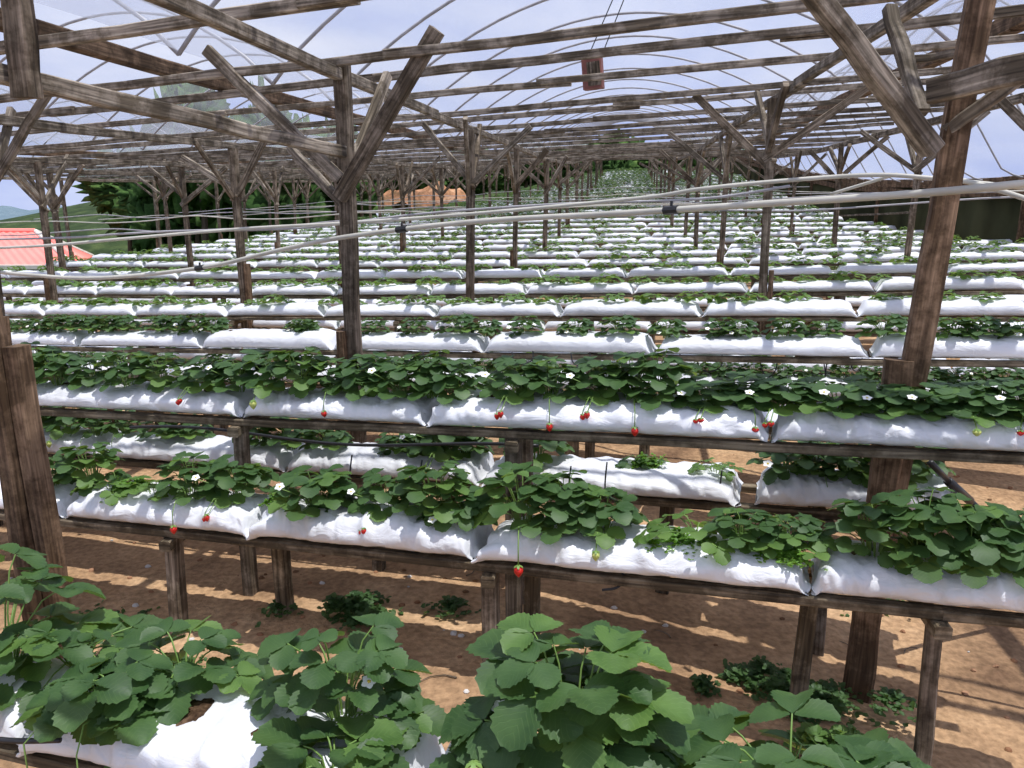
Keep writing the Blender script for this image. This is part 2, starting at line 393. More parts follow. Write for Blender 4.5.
# ---------------------------------------------------------------- roof film, hoops, timbers
BAYS = [(-16.9, -12.1), (-12.1, -7.4), (-7.4, -2.6), (-2.6, 2.2), (2.2, 5.5)]
YR0, YR1 = -2.0, 52.0
def film_z(a, Y=0):
    for i, (a0, a1) in enumerate(BAYS):
        if a0 <= a <= a1 + 1e-6:
            t = (a - a0) / (a1 - a0)
            if i == 4:                               # last bay comes down low on the right
                return 2.48 + (1.0 * math.sin(PI * min(1, t * 1.15)) if t < .5 else 1.0 * math.sin(PI * min(1, t * 1.15))) - .86 * sstep((t - .45) / .55)
            return 2.48 + .98 * max(0, math.sin(PI * t)) ** .8
    return 2.48
def arch_pts(b, n):
    a0, a1 = BAYS[b]; return [a0 + (a1 - a0) * i / n for i in range(n + 1)]
fm = MB()
aa = []
for b in range(5): aa += arch_pts(b, 14)[(1 if b else 0):]
NYR = 70
for j in range(NYR + 1):
    Y0 = YR0 + (YR1 - YR0) * j / NYR
    for a in aa:
        Y = Y0 - .323 * a
        fm.v.append(P(a, Y, film_z(a) + .012 + .02 * noise.noise(Vector((a * 1.5, Y, 0)))))
mi = fm.m(M['film']); w = len(aa)
for j in range(NYR):
    for i in range(w - 1):
        fm.face((j * w + i, j * w + i + 1, (j + 1) * w + i + 1, (j + 1) * w + i), [(i / 6, j / 2), ((i + 1) / 6, j / 2), ((i + 1) / 6, (j + 1) / 2), (i / 6, (j + 1) / 2)], mi)
struct(fm, 'ceiling', True)
BAYN = ['leftmost tunnel', 'tunnel second from left', 'tunnel third from left', 'middle tunnel', 'right side tunnel']
for b in range(5):
    k = 0
    for j in range(34):
        Y0 = 1.6 + j * 1.28
        pts = [P(a, Y0 - .323 * a, film_z(a) - .012) for a in arch_pts(b, 22)]
        if not any(seen(p, 5) for p in pts): continue
        mb = MB().tube(pts, .0135, M['metal'], 6)
        tag(mb.build('roof_hoop', origin=pts[0], smooth=True), f'curved metal roof hoop, {nth(k)} from the front in the {BAYN[b]}', 'hoop', 'roof hoops'); k += 1

# cross timbers (purlins) that run with the benches
k = 0
for j in range(52):
    Y0 = .15 + j * .86 + (random.uniform(-.07, .07) if j > 3 else 0)
    zb = 2.27 + random.uniform(-.03, .03)
    a1 = 3.25 + random.uniform(-.3, .35); a0 = -12.4 + random.uniform(0, .5)
    if Y0 > 26: a0 = -11.6
    mb = MB(); wd = random.uniform(.028, .04); ht = random.uniform(.038, .05)
    a = a0; rv = 0
    while a < a1 - .2:
        e = min(a1, a + random.uniform(2.2, 3.4)); dz = random.uniform(-.012, .012)
        mb.beam(P(a - .12, Y0 - .323 * (a - .12) + .02 * (rv % 2), zb + dz), P(e + .1, Y0 - .323 * (e + .1) + .02 * (rv % 2), zb + random.uniform(-.012, .012)), wd, ht, M['beam'], 5, .005)
        a = e; rv += 1
    org = P(a0, Y0 - .323 * a0, zb)
    o = mb.build('roof_crossbeam', origin=org)
    vis = any(seen(P(a, Y0 - .323 * a, zb), 0) for a in [x * .5 for x in range(-24, 7)])
    if vis:
        tag(o, f'weathered grey timber roof crossbeam, {nth(k)} one back from the front', 'roof beam', 'timber crossbeams'); k += 1
    else:
        tag(o, 'weathered timber crossbeam above and behind the viewpoint', 'roof beam', 'overhead crossbeams out of view')
# long timbers that run into the depth along the post lines
for a, z, wd, ht, y0, y1, mt, lab in [
    (-1.40, 2.195, .045, .055, 1.9, 44, 'beam', 'long timber beam over the centre-left line of posts'),
    (1.04, 2.195, .045, .055, 1.4, 44, 'beam', 'long timber beam over the centre-right line of posts'),
    (-3.84, 2.19, .045, .06, 2.0, 42, 'beam', 'long timber beam over the second line of posts from centre-left'),
    (-6.28, 2.19, .045, .06, 4.0, 40, 'beam', 'long timber beam over the third line of posts leftward'),
    (-8.72, 2.19, .045, .06, 6.0, 38, 'beam', 'long timber beam over the fourth line of posts leftward'),
    (-11.16, 2.19, .045, .06, 8.0, 36, 'beam', 'long timber beam over the outermost left line of posts'),
    (3.15, 2.19, .05, .07, 4.0, 44, 'beam', 'long timber beam where the crossbeams end on the right'),
    (-2.55, 2.36, .07, .085, 1.6, 44, 'brown', 'thick dark gutter beam left of the centre tunnel'),
    (-7.35, 2.36, .07, .085, 3.0, 40, 'brown', 'thick dark gutter beam farther left between two tunnels'),
    (2.12, 2.40, .085, .10, 1.6, 44, 'brown', 'thick dark gutter beam right of the centre tunnel'),
    (4.3, 2.42, .04, .05, 4.5, 46, 'metal', 'slim rail under the sloping film on the right side')]:
    mb = MB(); y = y0; i = 0
    while y < y1:
        e = min(y1, y + random.uniform(3.0, 4.2))
        mb.beam(P(a + random.uniform(-.01, .01), y - .12, z - .01 * (i % 2)), P(a, e + .12, z + .01 * (i % 2)), wd, ht, M[mt], 4, .006); y = e; i += 1
    tag(mb.build('roof_beam', origin=P(a, y0, z)), lab, 'roof beam', kind='thing')

# ---------------------------------------------------------------- posts with forked braces
def make_post(a, Y, label, group, w=.07, top=2.17, zj=1.72, lean=.0, near=False, splice=True, braces=None, mat='post', foot=None, seed=0):
    rnd = random.Random(seed * 13 + 5)
    x, y = P(a, Y, 0)[:2]; gz = ground_z(x, y) - .05; base = Vector((x, y, gz))
    if foot: base = Vector((foot[0], foot[1], ground_z(foot[0], foot[1]) - .05))
    tp = P(a, Y, top) + Vector((lean, 0, 0))
    t = thing('timber_post', label, 'post', tuple(base), group)
    MB().beam(base, tp, w, w * rnd.uniform(.85, 1.15), M[mat], 8 if near else 4, .004).build('upright', t)
    if splice:
        d = (tp - base).normalized(); sd = Vector((rnd.choice((-1, 1)) * w * .72, -.02, 0))
        hh = rnd.uniform(.55, 1.15)
        MB().beam(base + sd, base + d * (hh - base.z + P(a, Y, 0).z - .05) + sd, w * .55, w * 1.05, M['brown'], 3, .003).build('splice_board', t)
    J = base.lerp(tp, (zj + H(a, Y) - base.z) / (tp.z - base.z))
    if braces is None:
        R = Vector((.9554, -.323, .0464)); D = Vector((.138, 1, 0))
        braces = []
        for dv, s in ((R, 1), (R, -1), (D, 1), (D, -1)):
            if rnd.random() < .12: continue
            rn = rnd.uniform(.36, .72)
            braces.append((J + Vector((0, 0, rnd.uniform(-.09, .06))), tp + dv * s * rn + Vector((rnd.uniform(-.05, .05), rnd.uniform(-.05, .05), rnd.uniform(-.05, .10))), rnd.uniform(.036, .055)))
    for p, q, bw in braces:
        d = (Vector(q) - Vector(p)).normalized()
        sdv = d.cross(Vector((0, 0, 1))).normalized() * (w * .5)
        MB().beam(Vector(p) - d * .05 + sdv * .6, Vector(q), bw * .8, bw * 1.15, M['beam' if rnd.random() < .6 else mat], 4, .003).build('brace', t)
    return t
LN = {-1.40: 'centre-left line', 1.04: 'centre-right line', -3.84: 'second line leftward', -6.28: 'third line leftward', -8.72: 'fourth line leftward', -11.16: 'outermost left line', 2.95: 'right-hand line'}
def at(px, py, Y):
    yup = 384 - py; Yh = 820 * cp + yup * sp; Z = yup * cp - 820 * sp
    return Vector(((px - 512) * Y / Yh, Y, 1.55 + Y * Z / Yh))
sd_ = 0
for a, ln in LN.items():
    shift = {1.04: -.45, 2.95: -.15}.get(a, 0)
    k = 0
    for j in range(15):
        Y = 3.75 + 3.1 * j - .323 * a + shift + (random.uniform(-.12, .12) if j else 0)
        if Y > 45 or (a < -8 and Y > 40): continue
        if (a == 1.04 and j == 0) or (a == -1.40 and j == 0): continue
        sd_ += 1; aj = a + random.uniform(-.04, .04)
        if not (seen(P(aj, Y, 1.0), 20) or seen(P(aj, Y, 2.1), 120)): continue
        k += 1
        make_post(aj, Y, f'forked timber roof post, {nth(k - 1 + (a in (1.04, -1.40)))} back in the {ln} of posts', 'forked posts', w=random.uniform(.055, .075), lean=random.uniform(-.05, .05) + .0, seed=sd_, zj=random.uniform(1.62, 1.76))
# the post left of the middle, nearest of its line
pY = 4.2
make_post(-1.40, pY, 'tall grey timber post left of the middle with a splice board and four braces', 'forked posts', w=.075, near=True, seed=901, top=2.24, braces=[
    (at(347, 190, 4.15), at(437, 30, 3.95), .062), (at(346, 172, 4.25), at(388, 75, 4.6), .045),
    (at(332, 172, 4.15), at(206, 50, 4.3), .05), (at(336, 200, 4.3), at(290, 148, 4.7), .04)])
# leaning near post on the right
pb = at(862, 700, 2.30)
tp = at(990, -60, 2.62)
t = thing('timber_post', 'large leaning brown post in the right foreground carrying big forked braces', 'post', (pb.x, pb.y, ground_z(pb.x, pb.y) - .05), 'forked posts')
b0 = at(861, 690, 2.47); b0 = Vector((b0.x, b0.y, ground_z(b0.x, b0.y) - .05)); mid = at(903, 380, 2.55)
MB().beam(b0 + Vector((.0, .03, 0)), mid + Vector((-.005, .03, .06)), .085, .08, M['brown'], 8, .003).build('splice_board', t)
MB().beam(b0.lerp(mid, .5) + Vector((.03, .05, 0)), tp, .075, .075, M['brown'], 12, .004).build('upright', t)
J = at(938, 150, 2.6)
for p, q, w_ in [(at(932, 150, 2.54), at(806, -18, 2.45), .066), (at(922, 112, 2.62), at(889, 8, 2.85), .045), (at(946, 132, 2.6), at(1050, 55, 2.5), .05), (at(900, 62, 2.75), at(975, 50, 2.75), .03)]:
    MB().beam(p, q, w_, w_ * .8, M['beam'], 6, .003).build('brace', t)
MB().beam(at(930, 92, 2.54), at(1090, 52, 2.2), .045, .075, M['beam'], 4, .003).build('cross_plank', t)
cap = at(949, 173, 2.66)
o = MB().blob(cap, .017, .017, .033, M['lime'], 12, 8); o.build('tape_wrap', t)
# left foreground post made of two planks
t = thing('timber_post', 'thick double-plank brown post at the left edge in the foreground', 'post', tuple(at(52, 560, 2.3)), 'forked posts')
f0 = at(40, 560, 2.3); f0.z = ground_z(f0.x, f0.y) - .05; up0 = at(-8, 285, 2.3)
dd = (up0 - at(36, 545, 2.3)).normalized(); st = at(36, 545, 2.3) - dd * (at(36, 545, 2.3).z - f0.z) / dd.z
t.location = st; t['_o'] = list(st)
MB().beam(st + Vector((-.028, 0, 0)), st + dd * 2.35 + Vector((-.028, 0, 0)), .058, .07, M['brown'], 10, .003).build('upright', t)
MB().beam(st + Vector((.032, .01, 0)), st + dd * 1.28 + Vector((.032, .01, 0)), .052, .065, M['brown'], 6, .003).build('splice_board', t)
# tie beams near the top left
tag(MB().beam(at(-30, 68, 2.35), at(342, 152, 4.15), .045, .055, M['beam'], 8, .005).build('tie_beam', origin=at(342, 152, 4.15)), 'heavy mottled tie beam from the upper left edge to the post left of middle', 'beam', kind='thing')
t2 = MB().beam(at(12, -40, 2.42), at(27, 98, 2.42), .075, .05, M['post'], 5, .003).build('hanging_strut', origin=at(27, 98, 2.42))
tag(t2, 'short dark upright timber hanging at the upper left corner', 'strut', kind='thing')

# ---------------------------------------------------------------- side wall on the right
AW = 5.4
nb = MB()
def wfn(u, v):
    Y = 6 + 46 * u; zz = -.4 + (1.60 - -.4) * v
    return P(AW + .04 * math.sin(u * 160) * (1 - v) + .05 * noise.noise(Vector((u * 30, v * 2, 0))), Y, zz)
nb.grid(wfn, 130, 6, M['net']); struct(nb, 'wall_right', True)
for i, (z, h) in enumerate(((1.58, .16), (1.42, .12))):
    mb = MB(); y = 6
    while y < 50:
        mb.beam(P(AW - .06, y, z + random.uniform(-.03, .03)), P(AW - .06, y + 3.1, z + random.uniform(-.03, .03)), .04, h, M['brown'], 3, .008); y += 3
    tag(mb.build('eave_board', origin=P(AW, 6, z)), ('upper brown eave board along the top of the dark net wall', 'lower brown board just beneath the eave on the net wall')[i], 'board', kind='thing')
# wall posts
for i in range(9):
    Y = 11.2 + i * 3.3; c = P(AW - .12, Y, 0); c.z = ground_z(c.x, c.y) - .05
    tag(MB().beam(c, P(AW - .1, Y, 1.52), .07, .07, M['brown'], 3, .006).build('wall_post', origin=c), f'brown post standing against the dark net wall, {nth(i)} from the near end', 'post', 'net wall posts')
tag(MB().beam(P(AW - .2, 15.2, 1.1), P(AW - .2, 20.5, .75), .03, .04, M['beam'], 3, .004).build('net_batten', origin=P(AW - .2, 15.2, .35)), 'thin slanting batten across the dark net wall', 'batten', kind='thing')

# ---------------------------------------------------------------- benches
LEFT_END = lambda Y0: max(-12.0, -(Y0 * .9 + 2.2) / .70 * 1.0)
def bench_span(Y0, z0):
    """visible span of a bench line, in a"""
    a0, a1 = None, None
    a = -9.4
    while a < (1.22 if 3 < Y0 < 3.3 else 1.32 if 2 < Y0 < 3.3 else 4.85):
        if seen(row(Y0, z0, a), 150):
            if a0 is None: a0 = a
            a1 = a
        a += .1
    return a0, a1
def rails(Y0, z0, a0, a1, off, w, h, mat, plank=(1.7, 2.9), jog=.004, dz=0):
    mb = MB(); a = a0
    while a < a1 - .05:
        e = min(a1, a + random.uniform(*plank)); j = random.uniform(-jog, jog)
        mb.beam(row(Y0, z0 - h / 2 + dz + j, a - .03, off), row(Y0, z0 - h / 2 + dz - j, e + .03, off), w, h, M[mat], 3, .0015)
        a = e
    return mb
def make_bench(Y0, z0, label, leg_as=None, half=.105, foot_near=True, detail=True, height=None, drop=0):
    a0, a1 = bench_span(Y0, z0)
    if a0 is None: return None
    org = row(Y0, 0, a0)
    t = thing('plant_bench', label, 'bench', tuple(org), 'long timber benches for the grow bags')
    rails(Y0, z0, a0, a1, -half, .045, .028, 'bench').build('front_rail', t)
    rails(Y0, z0, a0, a1, half, .045, .028, 'bench').build('rear_rail', t)
    if leg_as is None:
        leg_as = []; a = math.ceil(a0 / 1.55) * 1.55 + random.uniform(-.3, .3)
        while a < a1: leg_as.append(a); a += 1.55
    for la in leg_as:
        sides = (-1, 1)
        if isinstance(la, tuple): la, sides = la[0], (la[1],)
        if la < a0 or la > a1: continue
        for s in sides:
            tpv = row(Y0, z0 - .028, la, s * half * .85 + s * .0); b = Vector((tpv.x, tpv.y + s * .03, 0)); b.z = ground_z(b.x, b.y) - .04
            w = random.uniform(.042, .056)
            MB().beam(b, tpv, w, w, M['bench' if random.random() < .4 else 'post'], 3, .002, ).build('leg', t)
        if detail and -1 in sides:
            MB().beam(row(Y0, z0 - .05, la, -half - .05), row(Y0, z0 - .05, la, half + .05), .045, .04, M['bench'], 1).build('cross_bar', t)
    return t

# ---------------------------------------------------------------- grow bags
def bag_mesh(name, seed, nu, nv, wr=1.0, holes=()):
    """a filled plastic pillow one metre long, lying on its seam, ends pinched flat"""
    L, W, Ht = .985, .135, .092
    mb = MB(); mi = mb.m(M['plastic']); so = Vector((seed * 7.3, seed * 1.7, 0))
    n1 = nv
    for i in range(nu + 1):
        t = -1 + 2 * i / nu; at_ = abs(t)
        # finer sampling near the ends
        t = math.copysign(1 - (1 - at_) ** 1.35, t); at_ = abs(t)
        body = max(0.0, 1 - at_ ** (13 if nu > 20 else 18)) ** .55
        if at_ > .955: body *= (1 - at_) / .045 * .6
        hh = .006 + Ht * body * (1 + .10 * noise.noise(Vector((t * 2.2, seed, 0)))); ww = W * (.90 + .10 * body) * (1 + .07 * noise.noise(Vector((t * 2.5, seed, 9))))
        for j in range(n1):
            an = 2 * PI * j / n1
            cx, sx = math.cos(an), math.sin(an)
            y = ww * math.copysign(abs(cx) ** .75, cx); zz = math.copysign(abs(sx) ** .85, sx)
            z = hh * (.36 + .64 * zz) if zz > 0 else hh * .36 * (1 + zz)
            # long creases that fan out from the pinched ends, and small dents between
            fold = noise.noise(Vector((t * 1.5, y * 30 + t * 3, seed * 2.0))) * .014 * at_ ** 3 + noise.noise(Vector((t * 7, an * 1.6, seed))) * .009 + abs(noise.noise(Vector((t * 11 + y * 12, y * 9, seed * 1.3)))) * .010
            k = wr * (fold if zz > -.2 else fold * .25)
            nrm = Vector((0, cx, sx))
            v = Vector((t * L / 2 + wr * .012 * noise.noise(Vector((t, an * 1.2, seed * 5.0))) * at_ ** 4, y, z)) + nrm * k
            # sag of the soil round each planting hole
            for hx_ in holes:
                if zz > .2:
                    d = math.hypot(v.x - hx_, v.y * 1.2); v.z -= .018 * math.exp(-(d / .07) ** 2)
            v.z = max(v.z, -.004 - .008 * max(0, noise.noise(Vector((t * 3, an, 1)))))
            mb.v.append(v)
    for i in range(nu):
        for j in range(n1):
            q = (j + 1) % n1
            mb.face((i * n1 + j, i * n1 + q, (i + 1) * n1 + q, (i + 1) * n1 + j), [(0, 0)] * 4, mi)
    mb.face(tuple(range(n1)), [(0, 0)] * n1, mi); mb.face(tuple(nu * n1 + j for j in reversed(range(n1))), [(0, 0)] * n1, mi)
    return mb.mesh(name, smooth=True), mb
def soil_mesh(x, y, r, seed, zc=.087, long=1.25):
    mb = MB(); mi = mb.m(M['soil']); K = 18
    mb.v.append(Vector((x, y, zc + .012)))
    for rr in (.35, .7, 1.0):
        for i in range(K):
            an = 2 * PI * i / K; q = r * rr * (1 + .35 * noise.noise(Vector((math.cos(an) * 1.6, math.sin(an) * 1.6, seed))))
            px_, py_ = x + math.cos(an) * q * long, y + math.sin(an) * q
            drop = .092 * (1 - (max(0, 1 - (abs(py_) / .14) ** 2.3)) ** .6)
            mb.v.append(Vector((px_, py_, zc - drop * .8 + .010 * (1 - rr) + .007 * noise.noise(Vector((px_ * 60, py_ * 60, seed))) - (.010 if rr == 1 else 0))))
    for i in range(K):
        mb.face((0, 1 + i, 1 + (i + 1) % K), [(0, 0)] * 3, mi)
        for q in range(2):
            a = 1 + q * K
            mb.face((a + i, a + K + i, a + K + (i + 1) % K, a + (i + 1) % K), [(0, 0)] * 4, mi)
    return mb.mesh('soil', smooth=True)
NEARBAG = [bag_mesh('grow_bag', s, 110, 40, 1.5)[0] for s in (1, 2, 3, 4, 5, 6)]
MIDBAG = [bag_mesh('grow_bag', s, 40, 18, .9)[0] for s in (11, 12, 13, 14)]
FARSRC = [bag_mesh('grow_bag', s, 12, 8, .6) for s in (21, 22)]
FARBAG = [f[0] for f in FARSRC]
SOIL = [soil_mesh(0, 0, .05, s) for s in (1, 2, 3)]
BIGSOIL = [soil_mesh(0, -.03, .095, s, .091, 1.0) for s in (4, 5)]
n_bags = 0
overflow_bag, overflow_plant = [], []           # past 300 of a kind: (matrix, source)
def row_matrix(Y0, z0, a, yaw=0.0, scale=(1, 1, 1), off=0.0, dz=0.0):
    p = row(Y0, z0 + dz, a, off); q = row(Y0, z0 + dz, a + .5, off) - row(Y0, z0 + dz, a - .5, off)
    yz = math.atan2(q.y, q.x); tilt = -math.atan2(q.z, math.hypot(q.x, q.y))
    return Matrix.Translation(p) @ Euler((0, tilt, yz + yaw)).to_matrix().to_4x4() @ Matrix.Diagonal((*scale, 1))
def place(o, mtx):
    o.matrix_basis = mtx
def lay_bags(Y0, z0, cuts, where, level, soils=None, big=False):
    """bags between the cut positions along a bench; level: 0 near, 1 middle, 2 far"""
    global n_bags
    out = []; vis = 0
    for i in range(len(cuts) - 1):
        c0, c1 = cuts[i], cuts[i + 1]; a = (c0 + c1) / 2; L = (c1 - c0) * 1.009 - .012
        pts = [row(Y0, z0 + .1, c0 + .02), row(Y0, z0 + .1, c1 - .02)]
        inn = [seen(p, 0) for p in pts]
        mtx = row_matrix(Y0, z0, a, random.uniform(-.012, .012), (L / .985, random.uniform(.93, 1.06), random.uniform(.9, 1.12)), off=random.uniform(-.008, .008))
        if not any(seen(p, 25) for p in pts): continue
        if n_bags >= 298:
            overflow_bag.append((mtx, random.randrange(2))); continue
        n_bags += 1
        me = (random.choice(NEARBAG), random.choice(MIDBAG), random.choice(FARBAG))[level]
        lab = f'white grow bag, {nth(vis)} from the left on the {where}'
        vis += 1
        if level < 2 :
            o = bpy.data.objects.new('grow_bag', me); C.objects.link(o)
            cnt = soils[i] if soils else [-.33, 0.0, .33]
            for hx_ in cnt:
                if hx_ is None: continue
                sm = bpy.data.objects.new('soil', random.choice(BIGSOIL if big else SOIL)); C.objects.link(sm); sm.parent = o; sm.location = (hx_, 0, 0)
        else:
            o = bpy.data.objects.new('grow_bag', me); C.objects.link(o)
        place(o, mtx); tag(o, lab, 'grow bag', 'white grow bags on the benches', 'thing'); out.append(o)
    return out

# ---------------------------------------------------------------- strawberry plants
def leaflet(mb, base, direction, up, L, Wd, mat, teeth=7, cup=.25, curl=.2, ns=None, cols=2):
    """one toothed leaflet: base point, direction it grows, face normal"""
    mi = mb.m(mat); d = direction.normalized(); sd = d.cross(up).normalized(); n = sd.cross(d).normalized()
    ns = ns or teeth * 2; b = len(mb.v); C2 = cols * 2 + 1
    for i in range(ns + 1):
        t = i / ns
        wv = Wd * max(0.0, 1 - abs((t - .56) / (.56 if t < .56 else .47)) ** (1.9 if t < .56 else 2.6)) ** .62
        if t > .985: wv = Wd * .20
        if i == 0: wv = Wd * .12
        tooth = (.93 if i % 2 else 1.06) if ns >= teeth * 2 else 1
        z = -curl * L * (t - .25) ** 2 * 1.3
        for c in range(C2):
            u = (c - cols) / cols
            x = u * wv * (tooth if abs(u) > .9 else 1)
            lz = cup * abs(u) ** 1.2 * wv - (.07 * wv if (i % 2 and 0 < abs(u) < .9) else 0)
            tt = t + (.03 if (i % 2 == 0 and abs(u) > .9 and ns >= teeth * 2) else 0)
            mb.v.append(base + d * (tt * L) + sd * x + n * (lz + z))
    for i in range(ns):
        for c in range(C2 - 1):
            a = b + i * C2 + c
            u0, u1 = (c - cols) / cols, (c + 1 - cols) / cols
            mb.face((a, a + 1, a + C2 + 1, a + C2), [(u0, i / ns), (u1, i / ns), (u1, (i + 1) / ns), (u0, (i + 1) / ns)], mi)
def trifoliate(mb, tip, out, size, mat, rnd, lod, tilt=None):
    """three leaflets at the tip of a leaf stalk"""
    out = out.normalized(); up = Vector((rnd.uniform(-.25, .25), rnd.uniform(-.25, .25), 1)).normalized()
    if tilt: up = (up + tilt).normalized()
    sd = out.cross(up).normalized(); fw = up.cross(sd).normalized()
    te, ns, cols = {0: (7, 14, 2), 1: (5, 10, 1), 2: (0, 4, 1), 3: (0, 3, 1)}[lod]
    for ang, sc in ((0, 1.0), (1.45, .90), (-1.45, .90)):
        dr = fw * math.cos(ang) + sd * math.sin(ang) + up * rnd.uniform(-.18, .10)
        leaflet(mb, tip + dr * size * .05, dr, up, size * sc * rnd.uniform(.92, 1.06), size * sc * .47, mat, te or 1, rnd.uniform(.12, .42) if lod == 0 else rnd.uniform(.06, .3), rnd.uniform(.05, .3), ns, cols)
def make_berry(mb, c, s, ripe):
    mat = M['berry'] if ripe else M['unripe']; mi = mb.m(mat); b = len(mb.v); nu, nv = 10, 7
    for j in range(nv + 1):
        t = j / nv; r = s * .5 * (math.sin(PI * t ** .8) ** .75) * (1 - .25 * t) if 0 < j < nv else 0
        for i in range(nu):
            an = 2 * PI * i / nu; mb.v.append(c + Vector((math.cos(an) * r, math.sin(an) * r, -t * s * 1.15)))
    for j in range(nv):
        for i in range(nu):
            k = (i + 1) % nu; mb.face((b + j * nu + i, b + (j + 1) * nu + i, b + (j + 1) * nu + k, b + j * nu + k), [(0, 0)] * 4, mi)
    for i in range(5):
        an = 2 * PI * i / 5; d = Vector((math.cos(an), math.sin(an), -.25))
        leaflet(mb, c + Vector((0, 0, .002)), d, Vector((0, 0, 1)), s * .5, s * .14, M['stem'], 1, .1, .3, 3, 1)
def make_flower(mb, c, face, s):
    face = face.normalized(); r = Vector((0, 0, 1)).cross(face); r = r.normalized() if r.length > .1 else Vector((1, 0, 0)); u = face.cross(r)
    for i in range(5):
        an = 2 * PI * i / 5; d = r * math.cos(an) + u * math.sin(an)
        leaflet(mb, c + d * s * .08, d + face * .15, face, s * .5, s * .24, M['petal'], 1, .1, .1, 4, 1)
    mb.blob(c + face * s * .04, s * .14, s * .14, s * .1, M['yellow'], 8, 5)
def plant(seed, nl, R, Hh, size, lod, berries=(), flowers=(), bright=False, spill=0.0, elong=1.3):
    """returns a list of (part name, mesh): leaves, stalks, fruit, flowers; the front (-y) faces the aisle"""
    rnd = random.Random(seed); lf = MB(); stx = MB(); parts = []
    mat = M['leafb'] if bright else M['leaf']
    for i in range(nl):
        q = (i + .5) / nl; an = i * 2.39996 + rnd.uniform(-.3, .3)
        el = math.radians(12 + 70 * (1 - q) ** .8 + rnd.uniform(-8, 8))      # inner leaves stand up, outer leaves spread
        rr = R * (.25 + .75 * q ** .6) * rnd.uniform(.85, 1.1)
        hz = Hh * (1 - .75 * q ** 1.6) * rnd.uniform(.82, 1.1)
        out = Vector((math.cos(an) * elong, math.sin(an), 0)).normalized()
        tip = Vector((math.cos(an) * rr * elong, math.sin(an) * rr * (.95 if lod == 0 else .80), max(.03, hz * (rnd.choice((1, 1, .8, .6, .42)) if lod == 0 else 1))))
        if tip.y < -.09 and spill: tip.z -= spill * rnd.uniform(.3, 1.0); tip.y -= .03
        b = Vector((math.cos(an) * .018, math.sin(an) * .015, 0))
        sz = size * rnd.uniform(.78, 1.12) * (1 - .25 * (i < nl * .15))
        mat_ = M['leafb'] if (not bright and rnd.random() < .14) else mat
        trifoliate(lf, tip, out + Vector((0, 0, .25 - .65 * q)), sz, mat_, rnd, lod, out * .35 * q)
        if lod < 2:
            m_ = (b + tip) * .5 + Vector((0, 0, .25 * hz + .01)) - out * .01
            stx.tube([b, b.lerp(m_, .6) + Vector((0, 0, .01)), m_.lerp(tip, .4), tip], .0026 if lod == 0 else .002, M['stem'], 5 if lod == 0 else 3, .0016, False)
    parts.append(('leaves', lf.mesh('leaves', smooth=(lod < 2))))
    for k, (bx, bz, s, ripe) in enumerate(berries):
        c = Vector((bx, -.155 - .01 * k, bz)); mb = MB()
        mb.tube([(bx * .3, -.02, .03), (bx * .7, -.11, .05), (bx, -.150, .01), c], .0018, M['stem'], 4); make_berry(mb, c, s, ripe)
        parts.append(('strawberry', mb.mesh('strawberry', smooth=True)))
    for k, (fx, fy, fz) in enumerate(flowers):
        c = Vector((fx, fy, fz)); mb = MB(); mb.tube([(0, 0, .02), (fx * .6, fy * .6, fz * .7), c - Vector((0, 0, .006))], .0018, M['stem'], 4)
        make_flower(mb, c, Vector((rnd.uniform(-.3, .3), -.5, .9)), .027)
        parts.append(('flower', mb.mesh('flower', smooth=True)))
    if lod < 2: parts.insert(1, ('stalks', stx.mesh('stalks', smooth=True)))
    return parts
def link_plant(parts, label, group, mtx, name='strawberry_plant'):
    if len(parts) == 1:
        o = bpy.data.objects.new(name, parts[0][1]); C.objects.link(o)
    else:
        o = bpy.data.objects.new(name, None); C.objects.link(o)
        for nm, me in parts:
            c = bpy.data.objects.new(nm, me); C.objects.link(c); c.parent = o
    place(o, mtx); tag(o, label, 'strawberry plant', group, 'thing'); return o
n_plants = 0
SKY, SUN, EXPO = 1.05, 6.3, 0.0
# ---------------------------------------------------------------- lay out: benches, bags, plants
RACKS = [2.77, 4.45, 6.02, 7.45, 8.98]
while RACKS[-1] < 47: RACKS.append(RACKS[-1] + 1.52)
HI, LO, HI1, HI2 = .70, .42, .765, .72       # shelf heights; the first two racks stand a little taller
rackname = lambda i: f'{nth(i)} tall rack'
# front bench
make_bench(1.28, LO, 'low timber bench closest to the viewer under the large plants', leg_as=[-1.12, -.2, .75])
g1 = lay_bags(1.28, LO, [-2.25, -1.26, -.36, .62, 1.6], 'closest bench, in front of everything', 0, [[-.3, .05], [-.42, -.07, .14], [-.3, .1], [-.2, .2]], True)
make_bench(2.43, LO, 'low front bench of the first tall rack', leg_as=[(-3.2, -1), (-2.6, 1), (-1.67, -1), (-1.30, 1), (-.41, -1), (-.29, 1), (.60, 1), (.88, -1)])
g2 = lay_bags(2.43, LO, [-3.15, -2.15, -1.29, -.44, .575, 1.34], 'low front bench of the first rack', 0)
make_bench(2.77, HI1, 'high middle bench of the first tall rack', leg_as=[(-3.1, -1), (-2.9, 1), (-1.53, -1), (-.38, -1), (-.36, 1)])
g3 = lay_bags(2.77, HI1, [-3.6, -2.69, -1.48, -.69, .495, 1.27], 'high bench of the first rack', 0)
make_bench(3.12, LO, 'low rear bench of the first tall rack', leg_as=[(-3.3, -1), (-2.0, 1), (-1.05, -1), (-.75, 1), (.2, 1), (.75, -1)])
g4 = lay_bags(3.12, LO, [-4.4, -3.5, -2.54, -1.47, -.55, .47], 'low rear bench of the first rack', 0) + lay_bags(3.12, LO, [.52, 1.2], 'right part of the low rear bench', 0)

